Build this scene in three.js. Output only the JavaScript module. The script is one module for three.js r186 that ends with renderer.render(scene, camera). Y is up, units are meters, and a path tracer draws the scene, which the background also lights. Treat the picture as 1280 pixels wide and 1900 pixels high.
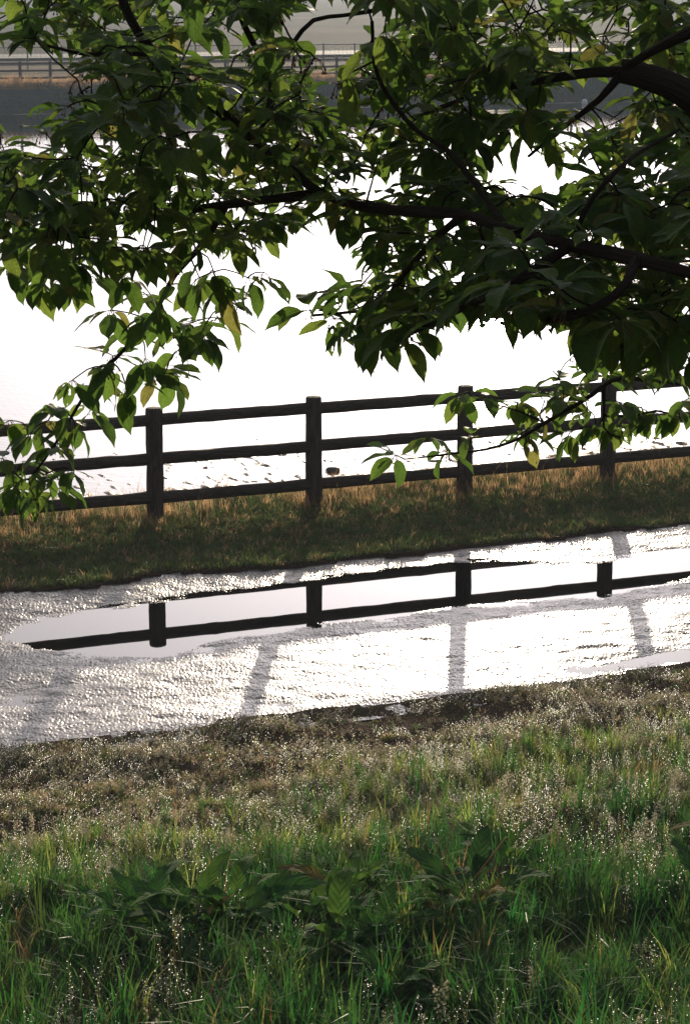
import * as THREE from 'three';
import { mergeGeometries } from 'three/addons/utils/BufferGeometryUtils.js';

// ---------------------------------------------------------------- camera
const EYE = new THREE.Vector3(0, 4.65, 0);
const PITCH = THREE.MathUtils.degToRad(12.3);
const scene = new THREE.Scene();
const camera = new THREE.PerspectiveCamera(23.92, 1280 / 1900, 0.1, 6000);
camera.position.copy(EYE);
camera.rotation.set(-PITCH, 0, 0);
camera.updateMatrixWorld(true);
scene.add(camera);
const renderer = new THREE.WebGLRenderer({ antialias: true });
renderer.toneMapping = THREE.LinearToneMapping;
renderer.toneMappingExposure = 1.3;
renderer.shadowMap.enabled = true;

// ---------------------------------------------------------------- sky: low sun in morning haze
const SUN_EL = THREE.MathUtils.degToRad(8.25), SUN_AZ = THREE.MathUtils.degToRad(3.3);
const SUN = new THREE.Vector3(Math.sin(SUN_AZ) * Math.cos(SUN_EL), Math.sin(SUN_EL), -Math.cos(SUN_AZ) * Math.cos(SUN_EL));
{
  const W = 1024, H = 512, d = new Float32Array(W * H * 4), v = new THREE.Vector3();
  for (let j = 0; j < H; j++) for (let i = 0; i < W; i++) {
    const el = ((j + 0.5) / H - 0.5) * Math.PI, az = ((i + 0.5) / W - 0.5) * 2 * Math.PI;
    v.set(Math.cos(el) * Math.cos(az), Math.sin(el), Math.cos(el) * Math.sin(az));
    const g = THREE.MathUtils.radToDeg(Math.acos(THREE.MathUtils.clamp(v.dot(SUN), -1, 1)));
    const k = Math.exp(-Math.max(0, THREE.MathUtils.radToDeg(el)) / 16);
    const e = Math.max(0, THREE.MathUtils.radToDeg(el)), thick = 0.55 + 0.45 * (1 - Math.exp(-e / 3.5)); // the air near the horizon swallows part of the glow
    const a = thick * (5.6 * Math.exp(-g / 7) + 1.6 * Math.exp(-g / 16) + 0.4 * Math.exp(-g / 45));
    const o = (j * W + i) * 4;
    d[o] = 0.095 + 0.10 * k + 1.0 * a;
    d[o + 1] = 0.115 + 0.09 * k + 0.905 * a;
    d[o + 2] = 0.15 + 0.08 * k + 0.89 * a;
    d[o + 3] = 1;
  }
  const t = new THREE.DataTexture(d, W, H, THREE.RGBAFormat, THREE.FloatType);
  t.mapping = THREE.EquirectangularReflectionMapping;
  t.magFilter = THREE.LinearFilter; t.minFilter = THREE.LinearFilter;
  t.wrapS = THREE.RepeatWrapping;
  t.needsUpdate = true;
  scene.background = t; scene.environment = t;
}
const sun = new THREE.DirectionalLight(new THREE.Color(1.0, 0.84, 0.63), 5.0);
sun.position.copy(SUN).multiplyScalar(80).add(new THREE.Vector3(0, 0, -16));
sun.target.position.set(0, 0, -16);
sun.castShadow = true;
sun.shadow.radius = 1;
sun.shadow.mapSize.set(4096, 4096);
Object.assign(sun.shadow.camera, { left: -30, right: 30, top: 25, bottom: -25, near: 1, far: 200 });
scene.add(sun, sun.target);
scene.fog = new THREE.FogExp2(new THREE.Color(0.7, 0.85, 1.0), 0.0009); // thin morning haze

// ---------------------------------------------------------------- helpers
function rng(seed) {
  let a = seed >>> 0;
  return () => { a = (a + 0x6d2b79f5) >>> 0; let t = a; t = Math.imul(t ^ (t >>> 15), t | 1); t ^= t + Math.imul(t ^ (t >>> 7), t | 61); return ((t ^ (t >>> 14)) >>> 0) / 4294967296; };
}
const hash2 = (x, y) => { let h = Math.imul(x | 0, 374761393) + Math.imul(y | 0, 668265263); h = Math.imul(h ^ (h >>> 13), 1274126177); return ((h ^ (h >>> 16)) >>> 0) / 4294967296; };
function noise2(x, y) {
  const i = Math.floor(x), j = Math.floor(y); let f = x - i, g = y - j; f = f * f * (3 - 2 * f); g = g * g * (3 - 2 * g);
  const a = hash2(i, j), b = hash2(i + 1, j), c = hash2(i, j + 1), d = hash2(i + 1, j + 1);
  return (a + (b - a) * f) * (1 - g) + (c + (d - c) * f) * g;
}
const fbm = (x, y, n = 4) => { let s = 0, a = 0.5, t = 0; for (let k = 0; k < n; k++) { s += a * noise2(x, y); t += a; a *= 0.5; x = x * 2.03 + 17.1; y = y * 2.03 + 5.7; } return s / t; };
const clamp = THREE.MathUtils.clamp, lerp = THREE.MathUtils.lerp, sstep = THREE.MathUtils.smoothstep;
const V = (x, y, z) => new THREE.Vector3(x, y, z);
const used = {};
function named(o, name, parent = scene) {
  if (parent === scene) { const n = used[name] = (used[name] ?? -1) + 1; o.name = n ? name + '_' + String(n).padStart(3, '0') : name; } else o.name = name;
  o.traverse((m) => { if (m.isMesh) { m.castShadow = true; m.receiveShadow = true; } });
  parent.add(o); return o;
}
function tag(o, label, category, group, kind) {
  if (label) o.userData.label = label;
  if (category) o.userData.category = category;
  if (group) o.userData.group = group;
  if (kind) o.userData.kind = kind;
  return o;
}
// the path, the fence and both shores run along u; s counts metres across them, away from the camera
const UX = 0.9193, UZ = -0.3936;
const toX = (u, s) => UX * u + UZ * s, toZ = (u, s) => UZ * u - UX * s;
const at2 = (u, s, y = 0) => V(toX(u, s), y, toZ(u, s));
const toU = (x, z) => UX * x + UZ * z, toS = (x, z) => UZ * x - UX * z;

function geo(pos, idx, uv, col) {
  const g = new THREE.BufferGeometry();
  g.setAttribute('position', new THREE.Float32BufferAttribute(pos, 3));
  if (uv) g.setAttribute('uv', new THREE.Float32BufferAttribute(uv, 2));
  if (col) g.setAttribute('color', new THREE.Float32BufferAttribute(col, 3));
  g.setIndex(idx); g.computeVertexNormals(); return g;
}
function gridGeo(us, ss, height, color, keep) {
  const pos = [], idx = [], uv = [], col = color ? [] : null, n = us.length;
  for (const s of ss) for (const u of us) {
    pos.push(toX(u, s), height(u, s), toZ(u, s)); uv.push(u, s);
    if (color) col.push(...color(u, s));
  }
  for (let j = 0; j + 1 < ss.length; j++) for (let i = 0; i + 1 < n; i++) {
    if (keep && !keep(us[i], us[i + 1], ss[j], ss[j + 1])) continue;
    const a = j * n + i; idx.push(a, a + 1, a + n + 1, a, a + n + 1, a + n);
  }
  return geo(pos, idx, uv, col);
}
const range = (a, b, step) => { const n = Math.max(1, Math.round((b - a) / step)), r = []; for (let i = 0; i < n; i++) r.push(a + (b - a) * i / n); return r; };
function noiseTexture(size, fn, repeat = 1) {
  const d = new Uint8Array(size * size * 4);
  for (let j = 0; j < size; j++) for (let i = 0; i < size; i++) { const c = fn(i / size, j / size), o = (j * size + i) * 4; d[o] = c[0]; d[o + 1] = c[1]; d[o + 2] = c[2]; d[o + 3] = 255; }
  const t = new THREE.DataTexture(d, size, size, THREE.RGBAFormat);
  t.wrapS = t.wrapT = THREE.RepeatWrapping; t.magFilter = THREE.LinearFilter; t.minFilter = THREE.LinearMipmapLinearFilter; t.generateMipmaps = true;
  t.repeat.set(repeat, repeat); t.needsUpdate = true; return t;
}
const std = (o) => new THREE.MeshStandardMaterial(o), phys = (o) => new THREE.MeshPhysicalMaterial(o);
const rgb = (r, g, b) => new THREE.Color().setRGB(r, g, b);

// ---------------------------------------------------------------- ground
const ROAD0 = 14.0, ROAD1 = 17.8, FENCE = 19.65, WATER = -1.2;
function edgeWobble(u) { return (fbm(u * 1.3, 3.1, 3) - 0.5) * 0.26 + (noise2(u * 7, 9.2) - 0.5) * 0.07; }
function groundH(u, s) {
  let y;
  if (s < 13) y = s > 8 ? 0.30 * sstep(13 - s, 0, 5) : s > 1.5 ? 0.30 + (8 - s) / 6.5 * 2.75 : 3.05;
  else y = 0;
  if (s > 7 && s < 21) {
    const hum = s < ROAD0 + 0.1 ? (fbm(u * 2.1, s * 2.6, 3) - 0.45) * lerp(0.14, 0.07, sstep(s, 12.3, 13.2)) + (fbm(u * 7, s * 7, 2) - 0.5) * 0.05 : (fbm(u * 1.6, s * 1.6, 3) - 0.5) * 0.06;
    y += hum * sstep(s, 7, 9) * (1 - sstep(s, 20, 21)) + 0.03;
  }
  // the path's bed; the soil on both sides laps over its edges
  const w0 = s - (ROAD0 + 0.45 * edgeWobble(u)), w1 = (ROAD1 + edgeWobble(u + 40)) - s;
  const bed = Math.min(w0, w1);
  if (bed > -0.35) y = lerp(y, bed > 0 ? -0.16 : 0.035, sstep(bed, -0.2, 0.14));
  if (s > 18 && s < 21.2) y += 0.06 * sstep(s, 18.2, 19.4) * (1 - sstep(s, 20.2, 21.2));
  // down the bank to the mud and the pond bed
  if (s > 20) {
    const m = fbm(u * 0.7, s * 1.1, 2), c = 0.75 * fbm(u * 12, s * 7, 2) + 0.25 * fbm(u * 3, s * 3, 2);
    const mud = WATER + 0.002 - (s - 26) * 0.010 + (m - 0.5) * 0.025 + (c - 0.5) * 0.115 * sstep(s, 24, 25.5);
    y = s < 25 ? lerp(y, mud, sstep(s, 20.0, 25)) : s < 30 ? mud : WATER - 0.8;
  }
  if (s > 109) y = lerp(WATER - 0.12, 0.05, Math.pow(sstep(s, 109.2, 114.4), 0.8)) + (fbm(u * 0.6, s * 0.9, 3) - 0.5) * 0.12;
  if (s > 118) y = 0.0 + (fbm(u * 0.05, s * 0.05, 2) - 0.5) * 0.2 * sstep(s, 118, 130);
  return y;
}
const soil = [0.07, 0.05, 0.034], mudC = [0.05, 0.045, 0.04];
function groundColor(u, s) {
  const n = 0.7 + 0.6 * fbm(u * 4, s * 4, 3);
  let c = soil;
  if (s > 20.5 && s < 100) c = mudC;
  else if (s > 100) {
    // strips of far fields: dry stubble, green wheat, bare earth
    const w = s + (fbm(u * 0.02, s * 0.02, 2) - 0.5) * 6;
    if (s < 113) c = [0.042, 0.058, 0.058];
    else if (s < 119) c = [0.17, 0.115, 0.06];
    else if (s < 146) c = [0.11, 0.085, 0.055];
    else { const k = Math.floor(w / 19) % 5; c = [[0.03, 0.028, 0.027], [0.012, 0.02, 0.018], [0.07, 0.06, 0.056], [0.016, 0.024, 0.024], [0.036, 0.033, 0.032]][k]; }
  }
  return c.map((x) => x * n);
}
{
  const us = [...range(-3000, -400, 260), ...range(-400, -60, 34), ...range(-60, -4, 2.5), ...range(-4, 1.5, 0.25), ...range(1.5, 19, 0.038), ...range(19, 26, 0.25), ...range(26, 130, 1.3), ...range(130, 400, 27), ...range(400, 3000, 260), 3000];
  const ss = [...range(-400, -30, 40), ...range(-30, 0, 3), ...range(0, 8, 0.5), ...range(8, 20, 0.06), ...range(20, 29.4, 0.085), 29.6, 30.5, 40, 60, 80, 100, ...range(106, 118, 0.25), ...range(118, 160, 2), ...range(160, 400, 9), ...range(400, 3200, 200), 3200];
  const bump = noiseTexture(512, (x, y) => { const v = 255 * (0.5 * fbm(x * 24, y * 24, 4) + 0.5 * noise2(x * 90, y * 90)); return [v, v, v]; });
  const m = phys({ vertexColors: true, roughness: 0.95, specularIntensity: 0.02, bumpMap: bump, bumpScale: 0.02 });
  const o = named(new THREE.Mesh(gridGeo(us, ss, groundH, groundColor, (a, b, c) => !(c > 21.99 && c < 29.3)), m), 'ground');
  const mud = phys({ vertexColors: true, roughness: 0.5, ior: 1.4, bumpMap: bump, bumpScale: 0.01 });
  const i0 = ss.findIndex((s) => s > 21.99), i1 = ss.findIndex((s) => s >= 29.3);
  tag(named(new THREE.Mesh(gridGeo(us, ss.slice(i0, i1 + 1), groundH, groundColor), mud), 'mud_flat'), 'wet mud and clods at the near edge of the pond', 'mud', null, 'structure');
  tag(o, 'dark damp soil of the verges, banks and far fields', 'ground', null, 'structure');
}

// ---------------------------------------------------------------- wet path and its puddles
const puddles = [
  [[4.52, 16.83], [4.99, 17.02], [5.95, 17.2], [6.61, 17.29], [7.05, 17.36], [7.44, 17.4], [7.98, 17.45], [8.41, 17.5], [8.73, 17.4], [8.98, 17.26], [9.38, 17.02], [9.8, 17.04], [10.24, 17.08], [11.2, 17.15], [13.5, 17.3], [14.2, 17.2], [13.4, 16.6], [12, 16.5], [11, 16.45], [10.0, 16.26], [9.14, 16.0], [8.53, 16.1], [7.83, 16.12], [7.2, 16.02], [6.69, 16.06], [6.5, 16.02], [5.86, 15.92], [5.5, 15.72], [5.29, 15.66], [4.95, 15.86], [4.81, 16.02], [4.52, 16.22], [4.44, 16.5]],
  [[7.75, 14.22], [8.3, 14.34], [8.85, 14.42], [9.8, 14.4], [10.6, 14.3], [10.2, 14.12], [9.3, 14.08], [8.68, 14.1], [8.1, 14.06]],
  [[5.46, 14.1], [5.6, 14.2], [5.8, 14.16], [5.68, 14.05]],
  [[4.04, 15.15], [4.1, 15.15], [4.12, 14.95], [4.06, 14.9]],
  [[1.2, 16.6], [2.4, 16.9], [2.9, 16.5], [2.2, 15.9], [1.2, 16.0]],
];
function sdPoly(p, x, y) {
  let d = 1e9, inside = false;
  for (let i = 0, j = p.length - 1; i < p.length; j = i++) {
    const ax = p[j][0], ay = p[j][1], ex = p[i][0] - ax, ey = p[i][1] - ay, wx = x - ax, wy = y - ay;
    const t = clamp((wx * ex + wy * ey) / (ex * ex + ey * ey), 0, 1), dx = wx - ex * t, dy = wy - ey * t;
    d = Math.min(d, dx * dx + dy * dy);
    if ((p[i][1] > y) !== (ay > y) && x < (ax - p[i][0]) * (y - p[i][1]) / (ay - p[i][1]) + p[i][0]) inside = !inside;
  }
  return (inside ? -1 : 1) * Math.sqrt(d);
}
const boxes = puddles.map((p) => [Math.min(...p.map((q) => q[0])), Math.max(...p.map((q) => q[0])), Math.min(...p.map((q) => q[1])), Math.max(...p.map((q) => q[1]))]);
function stones(x, y) { // domes of single chips of aggregate
  const i = Math.floor(x), j = Math.floor(y); let best = 9, hgt = 0;
  for (let a = -1; a < 2; a++) for (let b = -1; b < 2; b++) {
    const px = i + a + hash2(i + a, j + b + 311), py = j + b + hash2(i + a + 77, j + b), d = (px - x) ** 2 + (py - y) ** 2;
    if (d < best) { best = d; hgt = hash2(i + a + 9, j + b + 5); }
  }
  return (0.35 + 0.65 * hgt) * Math.max(0, 1 - best * 1.3);
}
function roadH(u, s, fine = true) {
  let d = 0.9;
  for (let k = 0; k < puddles.length; k++) { const b = boxes[k]; if (u > b[0] - 0.9 && u < b[1] + 0.9 && s > b[2] - 0.9 && s < b[3] + 0.9) { const e = sdPoly(puddles[k], u, s); if (e < d) d = e; } }
  let y = d > 0 ? 0.024 * (1 - Math.exp(-d * 1.7)) : Math.max(-0.03, d * 0.11);
  y += (fbm(u * 1.8, s * 3.2, 3) - 0.5) * 0.012 + (fbm(u * 6, s * 8, 2) - 0.5) * 0.013;
  if (fine) y += ((stones(u * 90, s * 64) - 0.42) * 0.0047 * (0.45 + 1.1 * noise2(u * 5, s * 6)) + (hash2(Math.round(u * 1000), Math.round(s * 1000)) - 0.5) * 0.0044) * (1 - 0.75 * Math.exp(-(((s - 15.12 - 0.12 * noise2(u * 0.7, 4)) / 0.085) ** 2)) * sstep(noise2(u * 0.9, 8), 0.25, 0.6));
  return y;
}
{
  const wet = phys({ color: rgb(0.045, 0.04, 0.039), roughness: 0.29, ior: 1.35, specularIntensity: 1 });
  const ss = range(ROAD0 - 0.3, ROAD1 + 0.35, 0.0125); ss.push(ROAD1 + 0.35);
  const g1 = gridGeo([...range(2.2, 12.4, 0.0082), 12.4], ss, roadH);
  const sc = [...range(ROAD0 - 0.3, ROAD1 + 0.35, 0.1), ROAD1 + 0.35];
  const g2 = gridGeo([...range(-60, -6, 1.5), ...range(-6, 2.2, 0.1), 2.2], sc, (u, s) => roadH(u, s, false));
  const g3 = gridGeo([...range(12.4, 24, 0.1), ...range(24, 120, 1.5), 120], sc, (u, s) => roadH(u, s, false));
  tag(named(new THREE.Mesh(mergeGeometries([g1, g2, g3]), wet), 'path'), 'wet rough asphalt path between the two grass verges', 'path', null, 'structure');
  const water = phys({ color: rgb(0.012, 0.011, 0.01), roughness: 0.015, ior: 1.33 });
  const pw = gridGeo([-8, 0, 8, 16, 24], [ROAD0 - 0.2, 16, ROAD1 + 0.25], () => 0);
  tag(named(new THREE.Mesh(pw, water), 'puddle_water'), 'still rain water lying on the path, mirroring the fence', 'puddle', null, 'structure');
}

// ---------------------------------------------------------------- pond
{
  const rip = noiseTexture(1024, (x, y) => {
    let v = 0; // ripples that tile
    const r = [[7, 3, 0.2], [11, -5, 1.3], [17, 9, 2.2], [23, 2, 0.7], [5, 13, 4.1], [31, -11, 3.3], [41, 19, 1.1], [13, 29, 2.9], [53, -7, 5.0]];
    for (const [a, b, p] of r) v += Math.sin(2 * Math.PI * (a * x + b * y) + p + 1.2 * Math.sin(2 * Math.PI * (x * 2 + y * 3) + p)) / r.length;
    v = 127 + 120 * v; return [v, v, v];
  }, 1 / 6);
  const m = phys({ color: rgb(0.014, 0.016, 0.015), roughness: 0.03, ior: 1.33, bumpMap: rip, bumpScale: 0.0016 });
  const g = gridGeo([...range(-1500, 1500, 100), 1500], [22, 60, 112], () => WATER);
  tag(named(new THREE.Mesh(g, m), 'pond_water'), 'calm pond glaring white under the low sun', 'pond', null, 'structure');
}

{
  const g = gridGeo([...range(-200, 0, 20), ...range(0, 110, 0.5), ...range(110, 300, 20), 300], [109.2, 109.5, 109.8, 110.1, 110.5, 110.9], (u, s) => WATER - 0.03 + (s - 109.2) * 0.05 + (fbm(u * 1.2, s * 3, 3) - 0.5) * 0.05);
  tag(named(new THREE.Mesh(g, phys({ color: rgb(0.06, 0.055, 0.05), roughness: 0.45, ior: 1.4 })), 'far_shore'), 'strip of wet mud along the far waterline', 'shore', null, 'structure');
}

// ---------------------------------------------------------------- log-shaped fences
const barkBump = noiseTexture(256, (x, y) => { const v = 255 * (0.6 * noise2(x * 26, y * 5) + 0.4 * noise2(x * 70, y * 22)); return [v, v, v]; });
const barkTint = noiseTexture(256, (x, y) => { const v = 120 + 135 * (0.55 * noise2(x * 30, y * 4) + 0.45 * fbm(x * 8, y * 8, 3)); return [v, v * 0.97, v * 0.93]; }); barkTint.colorSpace = THREE.SRGBColorSpace;
const barkMat = std({ color: rgb(0.17, 0.13, 0.105), map: barkTint, roughness: 0.86, bumpMap: barkBump, bumpScale: 0.02 });
function logGeo(r, len, seed, radial = 18, rings = 16, capRound = 0.012, flare = 0) {
  // a log standing on y = 0, its outline and knots uneven
  const pos = [], idx = [], uv = [];
  const R = rng(seed), kn = Array.from({ length: 4 }, () => [R() * 6.28, R() * len, 0.05 + R() * 0.05]);
  const rows = []; for (let j = 0; j <= rings; j++) rows.push([len * j / rings, 1]);
  rows.pop(); rows.push([len - capRound, 1], [len - capRound * 0.3, 1 - capRound * 0.35 / r], [len, 1 - capRound / r], [len + 0.002, 0.02]);
  rows.forEach(([y, k]) => {
    for (let i = 0; i <= radial; i++) {
      const a = i / radial * Math.PI * 2, ca = Math.cos(a), sa = Math.sin(a);
      let q = 1 + (noise2(ca * 1.3 + seed * 3.1, y * 5 + sa * 1.3 + 8) - 0.5) * 0.13 + (noise2(ca * 5 + seed, y * 16 + sa * 5) - 0.5) * 0.05;
      q += flare * Math.exp(-y * 5);
      for (const [ka, ky, kr] of kn) { const da = Math.abs(((a - ka + 9.42) % 6.283) - 3.1416); q += 0.09 * Math.exp(-((da * r) ** 2 + (y - ky) ** 2) / (kr * kr * 0.5)); }
      pos.push(ca * r * k * q, y, sa * r * k * q); uv.push(i / radial * 2, y * 1.4 + seed * 0.37);
    }
  });
  const n = radial + 1;
  for (let j = 0; j + 1 < rows.length; j++) for (let i = 0; i < radial; i++) { const a = j * n + i; idx.push(a, a + n, a + n + 1, a, a + n + 1, a + 1); }
  const g = geo(pos, idx, uv);
  return g;
}
const yaw = Math.atan2(-UZ, UX); // turns local x onto u
function logFence(s0, uStart, n, base, full, label, parentName) {
  const root = new THREE.Group(); root.position.copy(at2(uStart, s0, base)); root.rotation.y = yaw;
  const H = 1.05, postG = [1, 2, 3].map((k) => logGeo(0.073, H + 0.28, k * 7.7, full ? 22 : 10, full ? 34 : 8, 0.014, 0));
  const railG = [1, 2, 3, 4].map((k) => { const g = logGeo(0.052, 1.5, k * 3.3, full ? 14 : 8, full ? 30 : 6, 0.01); g.rotateZ(-Math.PI / 2); return g; });
  const R = rng(Math.round(s0 * 10) + n);
  for (let k = 0; k < n; k++) {
    const p = named(new THREE.Mesh(postG[k % 3], barkMat), 'post', root);
    p.position.set(k * 1.5, -0.28, 0); p.rotation.y = R() * 6; p.rotation.z = (R() - 0.5) * 0.012;
    if (k + 1 < n) for (const y of [0.255, 0.60, 0.945]) {
      const r = named(new THREE.Mesh(railG[Math.floor(R() * 4)], barkMat), 'rail', root);
      r.position.set(k * 1.5 + 0.0, y + (R() - 0.5) * 0.008, 0); r.rotation.x = R() * 6;
    }
  }
  named(root, parentName);
  return tag(root, label, 'fence');
}
logFence(FENCE, 6.61 - 1.5 * 6, 17, 0.02, true, 'dark log fence with three rails between the path and the pond', 'log_fence');
logFence(114.6, 6.61 + 1.5 * 4, 46, 0.02, false, 'far log fence on top of the opposite bank', 'log_fence');

// ---------------------------------------------------------------- far side: road, wire fence, hut, float
{
  const road = phys({ color: rgb(0.13, 0.14, 0.16), roughness: 0.85, specularIntensity: 0.08 });
  tag(named(new THREE.Mesh(gridGeo([...range(-200, 400, 40), 400], [150, 154.5, 159], () => 0.16), road), 'far_road'), 'pale wet road beyond the far bank', 'road', null, 'structure');
  const metal = std({ color: rgb(0.16, 0.17, 0.18), roughness: 0.5, metalness: 0.6 });
  const root = new THREE.Group(); root.position.copy(at2(20, 134, 0)); root.rotation.y = yaw;
  const pg = new THREE.CylinderGeometry(0.045, 0.045, 1.35, 8); pg.translate(0, 0.62, 0);
  for (let k = 0; k < 34; k++) named(new THREE.Mesh(pg, metal), 'post', root).position.x = k * 2;
  const rg = new THREE.CylinderGeometry(0.03, 0.03, 66, 6); rg.rotateZ(Math.PI / 2); rg.translate(33, 0, 0);
  for (const y of [1.22, 0.25]) named(new THREE.Mesh(rg, metal), 'rail', root).position.y = y;
  const wires = [];
  for (let k = 0; k < 7; k++) { const w = new THREE.BoxGeometry(66, 0.008, 0.008); w.translate(33, 0.36 + k * 0.12, 0.01); wires.push(w); }
  for (let k = 0; k < 250; k++) { const w = new THREE.BoxGeometry(0.007, 0.95, 0.007); w.translate(k * 0.264, 0.72, 0.02); wires.push(w); }
  tag(named(new THREE.Mesh(mergeGeometries(wires), metal), 'wire_mesh', root), null, null, null, 'stuff');
  named(root, 'wire_fence'); tag(root, 'thin grey metal fence with wire mesh before the far road', 'fence');

  const hut = new THREE.Group(); hut.position.copy(at2(86, 141, 0)); hut.rotation.y = yaw - 0.25;
  const wallM = std({ color: rgb(0.12, 0.15, 0.18), roughness: 0.7 }), roofM = std({ color: rgb(0.2, 0.22, 0.24), roughness: 0.5 }), doorM = std({ color: rgb(0.09, 0.11, 0.13), roughness: 0.6 });
  named(new THREE.Mesh(new THREE.BoxGeometry(3.2, 2.0, 2.2).translate(0, 1.0, 0), wallM), 'wall', hut);
  named(new THREE.Mesh(new THREE.BoxGeometry(3.6, 0.12, 2.6).translate(0, 2.07, 0), roofM), 'roof', hut);
  const d = named(new THREE.Mesh(new THREE.BoxGeometry(0.85, 1.75, 0.05).translate(-0.7, 0.9, 1.12), doorM), 'door', hut);
  named(new THREE.Mesh(new THREE.BoxGeometry(0.04, 0.14, 0.05).translate(-0.38, 0.9, 1.17), roofM), 'handle', d);
  named(new THREE.Mesh(new THREE.BoxGeometry(0.8, 0.5, 0.04).translate(0.7, 1.35, 1.115), std({ color: rgb(0.05, 0.06, 0.07), roughness: 0.15 })), 'window', hut);
  named(hut, 'hut'); tag(hut, 'blue-grey box-shaped hut near the far road', 'hut');

  const fl = new THREE.Group(); fl.position.copy(at2(59.6, 108.6, WATER));
  const white = std({ color: rgb(0.72, 0.72, 0.7), roughness: 0.5 });
  named(new THREE.Mesh(new THREE.LatheGeometry([[0, -0.1], [0.1, -0.08], [0.15, 0], [0.155, 0.09], [0.13, 0.18], [0.07, 0.235], [0.03, 0.245]].map((a) => new THREE.Vector2(...a)), 16), white), 'float_body', fl);
  named(new THREE.Mesh(new THREE.TorusGeometry(0.03, 0.01, 6, 10).translate(0, 0.265, 0), metal), 'ring', fl);
  named(fl, 'float'); tag(fl, 'white round float at the far waterline', 'float');
}

// ---------------------------------------------------------------- grasses
function bladeSet(seed, n, hMin, hMax, width, lean, spread, bend = 0.5) {
  const R = rng(seed), pos = [], idx = [], nor = [];
  for (let b = 0; b < n; b++) {
    const a = R() * 6.283, h = lerp(hMin, hMax, R()), l = h * lean * (0.3 + R()), bx = (R() - 0.5) * spread, bz = (R() - 0.5) * spread, w = width * (0.6 + 0.7 * R());
    const dx = Math.cos(a), dz = Math.sin(a), ta = a + 1.57 + (R() - 0.5) * 1.4, tx = Math.cos(ta), tz = Math.sin(ta), droop = bend * R();
    const o = pos.length / 3, segs = 3;
    for (let k = 0; k <= segs; k++) {
      const t = k / segs, y = h * (t - droop * t * t * t * 0.55), r = l * t * t * (1 + droop), ww = k === segs ? 0 : w * (1 - 0.55 * t * t) * 0.5;
      const cx = bx + dx * r, cz = bz + dz * r;
      if (k < segs) pos.push(cx - tx * ww, y, cz - tz * ww, cx + tx * ww, y, cz + tz * ww); else pos.push(cx, y, cz);
    }
    for (let k = 0; k < segs - 1; k++) { const q = o + k * 2; idx.push(q, q + 1, q + 3, q, q + 3, q + 2); }
    const q = o + (segs - 1) * 2; idx.push(q, q + 1, q + 2);
  }
  return geo(pos, idx);
}
function beadStalk(seed, n, h, beads, br, spread) { // stalks set with small pale capsules and dew
  const R = rng(seed), parts = [], stemPos = [], stemIdx = [];
  for (let k = 0; k < n; k++) {
    const bx = (R() - 0.5) * spread, bz = (R() - 0.5) * spread, hh = h * (0.6 + 0.6 * R()), lx = (R() - 0.5) * 0.3 * hh, lz = (R() - 0.5) * 0.3 * hh;
    const cnt = Math.round(beads * (0.7 + 0.6 * R()));
    for (let b = 0; b <= 4; b++) { const t = b / 4, w = 0.0016 * (1.1 - t), o = stemPos.length / 3; stemPos.push(bx + lx * t * t - w, hh * t, bz + lz * t * t, bx + lx * t * t + w, hh * t, bz + lz * t * t); if (b < 4) stemIdx.push(o, o + 1, o + 3, o, o + 3, o + 2); }
    for (let b = 0; b < cnt; b++) {
      const t = 0.3 + 0.7 * Math.pow(b / cnt, 0.8), a = b * 2.4, rr = 0.012 * (1.15 - t) + 0.003;
      const g = new THREE.IcosahedronGeometry(br * (0.6 + 0.7 * R()), 1);
      g.translate(bx + lx * t * t + Math.cos(a) * rr, hh * t, bz + lz * t * t + Math.sin(a) * rr);
      parts.push(g);
    }
  }
  const g = mergeGeometries(parts); g.deleteAttribute('uv'); g.userData.stems = geo(stemPos, stemIdx); return g;
}
const leafy = (c, o = {}) => phys({ color: c, roughness: 1, transmission: 0.5, thickness: 0, specularIntensity: 0.4, side: THREE.DoubleSide, ior: 1.4, ...o });
const bladeMat = leafy(rgb(1, 1, 1), { clearcoat: 0.25, clearcoatRoughness: 0.4 });
const beadMat = leafy(rgb(1, 1, 1), { transmission: 0.62, roughness: 1 });
const dewMat = phys({ color: rgb(0.97, 0.95, 0.9), roughness: 0.22, transmission: 1, thickness: 0.006, ior: 1.33 });
const stemMat = leafy(rgb(0.2, 0.22, 0.07));
const M4 = new THREE.Matrix4(), Q = new THREE.Quaternion(), EU = new THREE.Euler();
function scatter(name, label, category, geos, mat, seed, count, area, accept, colorOf, scaleOf, sink = 0.01) {
  const R = rng(seed), lists = geos.map(() => []), [u0, u1, s0, s1] = area;
  for (let k = 0; k < count; k++) {
    const u = lerp(u0, u1, R()), s = lerp(s0, s1, R()), r = R();
    if (r > accept(u, s)) continue;
    const sc = scaleOf(u, s, R), c = colorOf(u, s, R);
    EU.set((R() - 0.5) * 0.2, R() * 6.283, (R() - 0.5) * 0.2); Q.setFromEuler(EU);
    M4.compose(V(toX(u, s), groundH(u, s) - sink, toZ(u, s)), Q, V(sc, sc * (0.8 + 0.4 * R()), sc));
    lists[Math.floor(R() * geos.length)].push([M4.clone(), c]);
  }
  const root = new THREE.Group(); let total = 0;
  lists.forEach((l, k) => {
    if (!l.length) return;
    const im = new THREE.InstancedMesh(geos[k], mat, l.length);
    l.forEach(([m, c], i) => { im.setMatrixAt(i, m); im.setColorAt(i, c); });
    total += l.length;
    const o = named(im, category.replace(/ /g, '_') + '_clumps', root); o.userData.kind = 'stuff';
    if (geos[k].userData.stems) { const st = new THREE.InstancedMesh(geos[k].userData.stems, stemMat, l.length); l.forEach(([m], i) => st.setMatrixAt(i, m)); named(st, 'stems', root).userData.kind = 'stuff'; }
  });
  named(root, name); tag(root, label, category, null, 'stuff');
  return total;
}
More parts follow.
